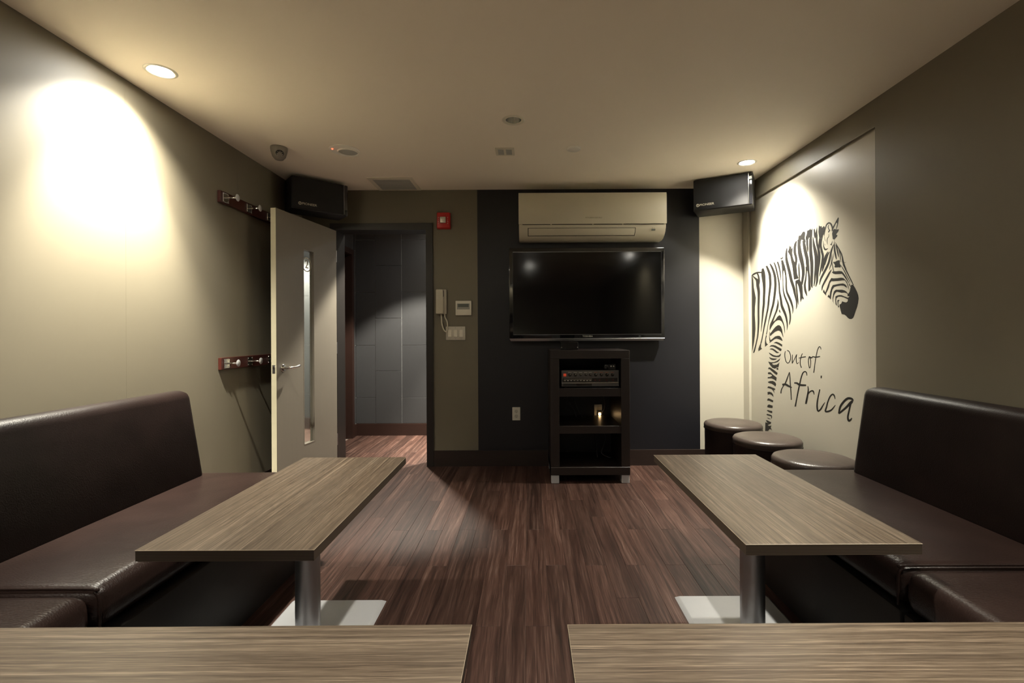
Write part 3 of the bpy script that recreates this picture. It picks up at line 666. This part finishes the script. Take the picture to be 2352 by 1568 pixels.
obj('bulb', lathe([(.001, -.034), (.008, -.031), (.011, -.024), (.009, -.017)], 16, 'Y'), M['night'], t, (0, 0, -.002), 3.2)

# ------------------------------------------------------------------ zebra graphic and lettering on the recessed panel
GC = dict(A=(1710, 490, 7.839), B=(1710, 600, 11.2), C=(1710, 700, 11.2), D=(1720, 830, 9.225), E=(1860, 500, 13.07), F=(1860, 610, 12.06), G=(1780, 780, 7.465))
def flat(polys, name, m, parent=None, thick=.0003):
    """overlapping outlines on the panel merged into one flat cut-out"""
    from mathutils.geometry import delaunay_2d_cdt
    V, Fc = [], []
    for P in polys:
        q = [p for i, p in enumerate(P) if (Vector(p)-Vector(P[i-1])).length > 2e-5]
        if len(q) < 3: continue
        ar = sum(q[i-1][0]*q[i][1]-q[i][0]*q[i-1][1] for i in range(len(q)))
        if ar < 0: q = q[::-1]
        Fc.append(list(range(len(V), len(V)+len(q)))); V += [Vector(p) for p in q]
    vo, _, fo, _, _, _ = delaunay_2d_cdt(V, [], Fc, 0, 1e-5)
    cell, grid = .01, {}
    for f in Fc:
        ys_ = [V[i].x for i in f]
        for k in range(int(min(ys_)//cell), int(max(ys_)//cell)+1): grid.setdefault(k, []).append(([V[i] for i in f], min(V[i].y for i in f), max(V[i].y for i in f)))
    def inside(p):
        for q, z0, z1 in grid.get(int(p.x//cell), ()):
            if not z0 <= p.y <= z1: continue
            c = False
            for i in range(len(q)):
                u, v = q[i-1], q[i]
                if (u.y > p.y) != (v.y > p.y) and p.x < (v.x-u.x)*(p.y-u.y)/(v.y-u.y)+u.x: c = not c
            if c: return True
        return False
    keep = [f for f in fo if inside(sum((vo[i] for i in f), Vector((0, 0)))/len(f))]
    me = bpy.data.meshes.new(name); me.from_pydata([(PX-thick, v.x, v.y) for v in vo], [], keep)
    b = bmesh.new(); b.from_mesh(me); bpy.data.meshes.remove(me)
    bmesh.ops.delete(b, geom=[v for v in b.verts if not v.link_faces], context='VERTS')
    for f in b.faces:
        f.normal_update()
        if f.normal.x > 0: f.normal_flip()
    me = bpy.data.meshes.new(name); b.to_mesh(me); b.free()
    return link(name, me, m, parent)
def conv(c, pts): ox, oy, s = GC[c]; return [(ox+p[0]/s, oy+p[1]/s) for p in pts]
def poly(c, pts): return [wall_pt(u, v, PX) for u, v in conv(c, pts)]
def stroke_px(c, pts):
    ox, oy, s = GC[c]; P = catmull([(ox+p[0]/s, oy+p[1]/s, p[2]/s) for p in pts], 5); L, R = [], []
    for i, p in enumerate(P):
        a, d = P[max(i-1, 0)], P[min(i+1, len(P)-1)]; dx, dy = d[0]-a[0], d[1]-a[1]; n = math.hypot(dx, dy) or 1
        h = max(p[2], .25)/2
        L.append((p[0]-dy/n*h, p[1]+dx/n*h)); R.append((p[0]+dy/n*h, p[1]-dx/n*h))
    return L, R
def stroke(c, pts):
    L, R = stroke_px(c, pts); L = [wall_pt(u, v, PX) for u, v in L]; R = [wall_pt(u, v, PX) for u, v in R]
    return [[L[i], L[i+1], R[i+1], R[i]] for i in range(len(L)-1)]
ZP = [
('C', [(185,-745),(190,0),(195,600),(197,1215),(215,1130),(243,980),(268,800),(284,620),(278,450),(266,250),(270,60),(285,-80),(292,-180),(270,-300),(240,-450),(232,-560),(225,-650),(210,-720)]),
('C', [(720,450),(790,390),(850,300),(900,262),(940,290),(980,380),(1015,480),(1035,580),(1042,690),(1038,745),(1025,660),(1010,560),(985,480),(950,420),(900,392),(850,395),(790,430),(730,510),(690,580),(655,650),(665,560),(700,480)]),
('C', [(652,740),(690,700),(740,630),(800,560),(860,520),(900,522),(940,560),(970,640),(985,740),(1003,840),(985,810),(960,740),(930,690),(890,662),(850,665),(790,690),(730,740),(680,790),(655,805)]),
('C', [(640,880),(655,850),(670,905),(720,870),(790,810),(860,793),(910,800),(950,845),(985,925),(960,920),(900,890),(830,868),(780,880),(720,925),(640,980),(655,925)]),
('C', [(750,985),(790,955),(830,948),(900,975),(970,1020),(965,1075),(920,1045),(860,1010),(800,985)]),
('C', [(640,1080),(680,1035),(740,1030),(800,1045),(880,1090),(955,1130),(950,1170),(925,1190),(870,1150),(800,1105),(740,1075),(690,1070)]),
('C', [(645,1140),(680,1118),(730,1120),(790,1155),(850,1205),(895,1220),(860,1240),(820,1235),(770,1195),(720,1155)]),
('C', [(627,1222),(680,1250),(750,1290),(820,1308),(880,1300),(920,1265),(940,1245),(930,1300),(890,1340),(810,1342),(740,1330),(680,1295),(645,1260)]),
('C', [(632,1338),(690,1365),(760,1378),(845,1380),(800,1410),(740,1420),(690,1408),(655,1380)]),
('C', [(612,1455),(680,1475),(760,1470),(830,1440),(890,1400),(918,1365),(905,1420),(860,1465),(790,1490),(710,1500),(725,1530),(760,1545),(830,1535),(880,1500),(905,1470),(890,1520),(885,1568),(870,1610),(840,1600),(790,1640),(720,1620),(660,1550),(630,1500)]),
('C', [(530,1080),(524,980),(532,870),(560,760),(575,800),(553,880),(558,950),(575,995),(608,1012)]),
('C', [(358,1195),(356,1130),(385,1050),(420,970),(440,930),(428,1030),(426,1090),(440,1115),(458,1125)]),
('D', [(585,140),(600,128),(628,148),(620,180),(590,170)]),
('D', [(405,160),(425,120),(460,130),(530,175),(610,240),(605,270),(585,282),(540,250),(470,190),(440,160)]),
('D', [(400,245),(420,225),(460,228),(510,275),(590,340),(578,415),(540,380),(480,355),(400,358),(400,330),(450,325),(495,300),(470,275),(410,268)]),
('D', [(400,432),(450,412),(510,410),(560,440),(580,480),(565,530),(530,500),(480,470),(420,455)]),
('D', [(393,555),(410,525),(450,530),(560,575),(555,610),(530,600),(548,680),(520,630),(490,590),(440,568)]),
('D', [(395,645),(440,638),(490,660),(515,700),(525,755),(490,715),(450,690),(400,705)]),
('D', [(390,830),(395,790),(420,778),(470,800),(518,825),(510,865),(470,850),(430,830)]),
('D', [(388,965),(400,920),(430,908),(507,935),(502,985),(450,978)]),
('D', [(380,1040),(400,1025),(450,1040),(497,1048),(495,1095),(440,1080)]),
('D', [(370,1120),(390,1108),(440,1120),(480,1135),(495,1160),(490,1200),(470,1210),(475,1165),(430,1150),(390,1138)]),
('D', [(378,1190),(420,1195),(470,1225),(420,1215)]),
('D', [(360,1250),(380,1238),(430,1265),(475,1285),(465,1320),(440,1325),(390,1290)]),
('D', [(350,1285),(400,1300),(440,1325),(400,1345),(430,1365),(480,1355),(465,1400),(497,1470),(470,1440),(440,1430),(410,1470),(345,1470)]),
('A', [(975,400),(1010,395),(1050,330),(1080,325),(1095,350),(1085,450),(1095,470),(1105,520),(1085,525),(1060,490),(1030,470),(1015,500),(1005,640),(970,600),(965,480)]),
('A', [(1130,310),(1160,300),(1190,270),(1200,300),(1225,265),(1220,400),(1205,500),(1165,430),(1150,470),(1125,460),(1105,480),(1100,430),(1120,380)]),
('A', [(1245,290),(1265,270),(1275,350),(1310,240),(1315,400),(1300,390),(1270,460),(1250,400)]),
('A', [(1340,210),(1360,235),(1390,225),(1395,260),(1430,225),(1450,250),(1430,380),(1400,410),(1365,470),(1345,440),(1330,330)]),
('A', [(800,640),(812,550),(825,600),(840,560),(845,640),(870,590),(865,660),(855,740),(825,770),(800,720),(780,690)]),
('A', [(645,820),(655,785),(665,805),(700,765),(690,810),(675,830)]),
('A', [(905,540),(915,515),(950,480),(935,560),(920,620),(895,620)]),
('A', [(305,1005),(340,980),(352,1020),(325,1050)]),
('B', [(1440,1055),(1430,930),(1500,900),(1528,945),(1505,995),(1485,945),(1465,1000)]),
('B', [(1650,780),(1640,700),(1680,690),(1710,712)]),
('F', [(610,180),(650,155),(720,155),(820,145),(890,155),(940,210),(1010,310),(1060,420),(1100,500),(1075,480),(1000,370),(940,285),(890,225),(800,230),(700,235),(650,215)]),
('F', [(595,340),(650,350),(760,345),(870,330),(930,340),(980,385),(1030,450),(1060,530),(1085,640),(1110,710),(1060,600),(1030,500),(975,405),(900,405),(780,420),(660,430),(600,425),(560,480),(530,600),(490,700),(455,760),(450,830),(400,770),(365,730),(385,650),(430,740),(460,660),(500,540),(540,430)]),
('F', [(640,535),(720,520),(820,500),(920,490),(980,515),(1020,560),(1035,615),(1000,595),(940,555),(860,550),(760,565),(680,590),(630,660),(605,760),(590,850),(585,940),(540,890),(490,860),(520,800),(550,840),(565,720),(600,600)]),
('F', [(720,665),(800,665),(900,665),(970,685),(1020,720),(1060,780),(1090,740),(1100,850),(1040,840),(1050,800),(1020,760),(960,745),(880,750),(820,735),(750,720),(700,760),(670,830),(650,930),(655,1000),(675,1060),(640,990),(630,900),(645,790),(670,710)]),
('F', [(710,850),(760,825),(820,810),(880,815),(960,850),(1070,890),(1070,930),(1030,920),(950,880),(860,855),(790,860),(740,900),(730,960),(740,1030),(755,1120),(715,1070),(705,950)]),
('F', [(765,960),(800,940),(830,960),(800,975),(790,1030),(790,1100),(820,1120),(795,1170),(775,1110),(770,1030)]),
('F', [(1145,535),(1180,525),(1215,545),(1260,620),(1310,720),(1345,820),(1355,910),(1340,1030),(1310,1150),(1270,1260),(1235,1370),(1205,1440),(1160,1475),(1100,1475),(1050,1440),(1010,1390),(960,1355),(885,1340),(860,1260),(835,1160),(820,1080),(870,1050),(900,985),(950,1005),(1010,1015),(1050,985),(1055,930),(1060,890),(1100,850),(1085,760),(1110,690),(1130,600)]),
('E', [(710,1320),(760,1320),(820,1285),(890,1270),(905,1310),(900,1370),(940,1440),(920,1495),(870,1485),(760,1495),(740,1470),(755,1430),(740,1390),(705,1350)]),
('E', [(605,805),(650,770),(675,690),(680,730),(655,840),(640,820)]),
('E', [(850,-10),(872,0),(865,80),(850,180),(830,270),(800,340),(780,350),(800,280),(825,180),(810,145),(780,180),(740,270),(710,340),(690,370),(660,420),(690,270),(740,190),(790,90)]),
('E', [(690,370),(740,330),(790,350),(880,345),(850,420),(800,480),(795,520),(835,515),(820,560),(770,620),(740,655),(690,640),(680,560),(670,480)]),
]
ZS = [
('B', [(185,375,20),(240,330,45),(330,290,40),(400,285,36),(470,290,40)]),
('B', [(205,372,20),(270,430,40),(330,500,75),(345,640,80),(365,760,70),(368,900,60),(362,1100,55),(360,1320,50),(362,1520,48),(355,1720,42),(340,1920,35),(310,2070,32),(280,2200,34),(250,2310,38),(232,2355,20)]),
('B', [(330,310,40),(360,380,42),(372,500,55),(355,590,60)]),
('B', [(475,200,55),(480,290,95),(490,400,100),(505,560,80),(510,700,68),(503,900,60),(496,1100,58),(478,1270,52),(460,1470,38),(440,1670,22),(430,1810,8)]),
('B', [(565,115,45),(610,220,60),(650,340,66),(662,480,62),(665,600,58),(650,760,52),(632,900,48),(620,1050,50),(600,1220,44),(570,1370,40),(540,1520,42),(510,1670,35),(480,1840,28),(450,2000,28),(425,2100,30)]),
('B', [(655,60,30),(700,140,52),(750,260,60),(785,400,64),(795,540,62),(795,660,60),(780,820,58),(760,980,54),(735,1120,54),(700,1240,50),(665,1380,40),(635,1500,25),(605,1640,16),(590,1740,18),(565,1880,22)]),
('B', [(760,25,28),(800,130,40),(830,250,40),(855,370,38),(880,500,40),(895,620,38),(900,760,38),(920,880,50),(940,1000,56),(955,1120,60),(985,1210,66),(1025,1300,65),(1062,1400,55),(1085,1500,45),(1100,1600,32),(1103,1680,25),(1095,1770,6)]),
('B', [(850,10,38),(880,100,42),(910,230,35),(925,350,30),(935,450,15),(945,530,5)]),
('B', [(855,970,8),(865,1060,30),(853,1160,50),(825,1270,44),(785,1370,38),(750,1460,40),(715,1550,50),(690,1620,60),(665,1700,35),(652,1770,8)]),
('C', [(900,115,8),(905,160,35),(918,200,15)]),
('C', [(645,690,10),(640,800,12),(650,880,25),(655,930,25)]),
('B', [(965,-30,55),(985,60,66),(1000,150,75),(985,270,30),(987,400,20),(992,600,22),(1000,740,28),(1030,880,40),(1080,1010,45),(1125,1120,46),(1155,1240,48),(1175,1370,42),(1178,1470,38),(1165,1570,30),(1150,1640,5)]),
('B', [(1005,100,60),(1040,230,50),(1062,350,35),(1075,500,38),(1075,650,40),(1090,780,45),(1130,880,55),(1180,990,58),(1215,1090,50),(1240,1190,38),(1245,1270,25),(1238,1350,5)]),
('A', [(765,625,18),(755,700,32),(755,800,40),(765,870,50),(790,970,52),(815,1070,52),(840,1190,52),(865,1270,52),(890,1350,50),(905,1430,42),(920,1500,32),(938,1590,24),(940,1670,20),(930,1725,4)]),
('A', [(825,640,60),(830,700,55),(848,780,42),(868,860,55),(895,930,75),(905,1010,72),(915,1100,72),(935,1180,90)]),
('B', [(1340,500,60),(1332,600,42),(1345,750,42),(1360,900,40),(1375,1030,30),(1385,1120,5)]),
('B', [(1370,470,110),(1410,560,100),(1440,640,100),(1455,750,85),(1465,850,70),(1470,940,80)]),
('A', [(935,500,20),(915,560,45),(905,640,45),(910,720,45),(930,800,42),(928,880,40),(905,950,60)]),
('A', [(970,470,30),(980,540,50),(987,620,60),(1000,720,72),(1020,810,74),(1040,900,66),(1056,1000,58),(1058,1090,50),(1045,1190,42),(1030,1270,38),(1022,1296,25)]),
('A', [(985,880,5),(980,960,25),(985,1080,30),(990,1180,20),(985,1205,5)]),
('A', [(1062,490,40),(1085,620,58),(1105,720,62),(1128,820,60),(1135,900,56),(1142,980,52),(1155,1060,36),(1165,1160,36),(1168,1270,40),(1172,1340,45),(1162,1400,10)]),
('B', [(1600,140,60),(1590,280,32),(1575,450,40),(1552,600,50),(1560,720,55),(1580,800,50),(1595,850,30),(1608,890,12)]),
('A', [(1128,460,35),(1130,560,35),(1138,640,28),(1142,700,6)]),
('A', [(1190,450,50),(1190,600,56),(1195,720,58),(1205,820,60),(1213,920,56),(1213,1050,52),(1210,1180,46),(1212,1290,34),(1222,1342,10)]),
('A', [(1232,420,10),(1250,560,42),(1275,680,60),(1290,780,58),(1292,900,56),(1286,1000,50),(1270,1120,36),(1264,1220,26),(1248,1312,10)]),
('A', [(1303,380,28),(1300,480,35),(1312,570,38),(1335,660,45),(1345,760,52),(1338,880,52),(1325,980,44),(1312,1100,40),(1305,1230,34),(1282,1320,10)]),
('A', [(1360,450,36),(1348,540,30),(1344,620,28),(1340,690,30)]),
('A', [(1408,400,12),(1382,490,28),(1375,580,33),(1392,680,42),(1410,760,42),(1405,850,42),(1385,950,33),(1367,1050,24),(1350,1135,6)]),
('A', [(1500,690,12),(1465,760,28),(1442,840,36),(1428,920,40),(1410,1000,28),(1400,1050,6)]),
('A', [(1530,690,14),(1495,755,24),(1468,850,20),(1447,930,12)]),
('A', [(1605,560,12),(1565,670,30),(1540,790,34),(1515,890,38),(1465,1000,38),(1412,1100,36),(1370,1190,30),(1350,1285,8)]),
('F', [(598,110,16),(540,210,45),(470,340,50),(400,470,46),(350,580,42),(335,690,12)]),
('F', [(930,-40,40),(1000,115,36),(1080,275,30),(1150,415,28),(1208,535,22)]),
('F', [(870,0,16),(960,150,25),(1030,290,22),(1090,400,18),(1120,470,6)]),
('F', [(1085,500,20),(1120,560,22),(1150,590,10)]),
('E', [(765,730,8),(830,860,32),(900,980,34),(955,1100,40),(975,1200,32),(990,1300,44),(1030,1420,52),(1085,1560,46)]),
('E', [(735,720,8),(742,850,36),(748,980,50),(770,1100,50),(790,1200,36),(798,1250,8)]),
('E', [(775,800,10),(810,900,36),(835,1010,42),(855,1110,32),(870,1190,8)]),
('E', [(860,920,10),(890,1020,28),(910,1120,26),(915,1220,24),(922,1290,15),(945,1330,16)]),
('E', [(975,1130,16),(1000,1220,13),(1020,1310,11),(1045,1352,12),(1095,1325,5)]),
('E', [(670,1090,6),(660,1200,16),(655,1300,20),(640,1400,28),(605,1490,20),(590,1560,10)]),
('E', [(712,1060,8),(702,1180,16),(668,1320,14),(685,1450,22),(708,1560,24),(722,1680,26)]),
('E', [(430,560,10),(446,440,20),(470,320,28),(500,220,36),(545,170,44),(590,155,46),(640,195,52),(668,265,46),(680,330,42),(665,400,22)]),
('E', [(575,210,14),(552,270,26),(570,340,24),(600,380,32),(570,410,36),(565,450,10)]),
('E', [(570,490,10),(570,560,16),(530,620,18),(515,700,16),(530,800,10)]),
('E', [(400,690,8),(418,850,28),(450,940,48),(490,950,42),(545,920,12)]),
('E', [(440,570,8),(450,640,12),(475,710,8)]), ('E', [(440,780,8),(470,830,10)]), ('E', [(737,650,6),(738,720,6)]),
]
zpolys = [poly(c, p) for c, p in ZP]
for c, p in ZS: zpolys += stroke(c, p)
tag(flat(zpolys, 'zebra_decal', M['decal']), 'black striped zebra graphic on the recessed wall panel', 'wall decal')
LS = dict(out=[
 [(210,180,14),(245,205,14),(265,260,14),(268,320,14),(250,375,14),(220,400,14),(190,370,14),(172,300,14),(170,240,14),(178,195,10)],
 [(302,255,10),(297,330,14),(297,405,18)],[(297,405,12),(340,320,12),(370,255,12)],[(375,250,10),(365,320,14),(372,390,14),(385,410,12),(410,385,8)],
 [(470,235,12),(450,290,14),(435,360,14),(437,430,16),(455,480,18)],[(410,315,12),(470,300,16),(530,290,16)]],
of=[[(590,285,16),(575,340,14),(578,420,14),(595,485,14),(612,430,12),(612,350,14),(590,285,16)],[(590,285,14),(625,310,22),(650,285,14)],
 [(790,165,10),(780,130,14),(760,120,14),(735,160,14),(715,240,14),(695,340,14),(680,460,14),(665,565,18)],[(645,285,12),(700,298,20),(775,285,16)]],
africa=[[(248,555,12),(215,650,20),(180,740,22),(140,800,16),(110,860,18),(102,920,20)],[(248,555,14),(258,650,18),(265,780,20),(275,900,18),(282,1030,16)],[(125,770,30),(180,765,36),(235,795,34),(290,820,18)],
 [(550,615,12),(540,565,18),(515,545,20),(480,570,22),(450,650,22),(425,760,24),(395,900,24),(370,1030,22),(348,1145,26)],[(330,740,22),(380,745,30),(430,775,36),(535,780,28)],
 [(565,795,12),(572,860,22),(560,950,28),(540,1050,34),(530,1100,26)],[(560,950,20),(590,900,22),(635,875,26),(660,890,24),(672,940,10)],
 [(770,850,20),(745,960,22),(725,1080,26),(725,1170,28),(740,1220,26),(780,1195,26),(820,1130,20),(855,1075,10)],[(795,615,22),(793,660,20)],
 [(1030,1015,12),(1020,965,22),(990,935,26),(945,975,24),(905,1070,24),(885,1150,26),(865,1220,28),(900,1230,28),(970,1200,26),(1035,1120,10)],
 [(1340,1050,20),(1320,1015,36),(1250,1005,40),(1180,1060,36),(1120,1150,36),(1095,1265,26)],[(1095,1265,26),(1150,1220,32),(1230,1150,36),(1290,1090,50),(1330,1050,40)],[(1300,1090,30),(1275,1200,28),(1250,1320,30),(1265,1385,36),(1300,1370,30),(1318,1340,16)]])
LETTERS = dict(out=[[0], [1, 2, 3], [4, 5]], of=[[0, 1], [2, 3]], africa=[[0, 1, 2], [3, 4], [5, 6], [7, 8], [9], [10, 11, 12]])
lt = thing('wall_lettering', 'black handwritten words Out of Africa beside the zebra', 'lettering', (PX, 3.2, 1.0))
for k, (nm, ss) in enumerate(LS.items()):
    for idx in LETTERS[nm]:
        o = flat([[(y-3.2, z-1.0) for y, z in q] for i in idx for q in stroke('G', ss[i])], 'letter', M['decal'], lt)
        o.location = (-PX, 0, 0)
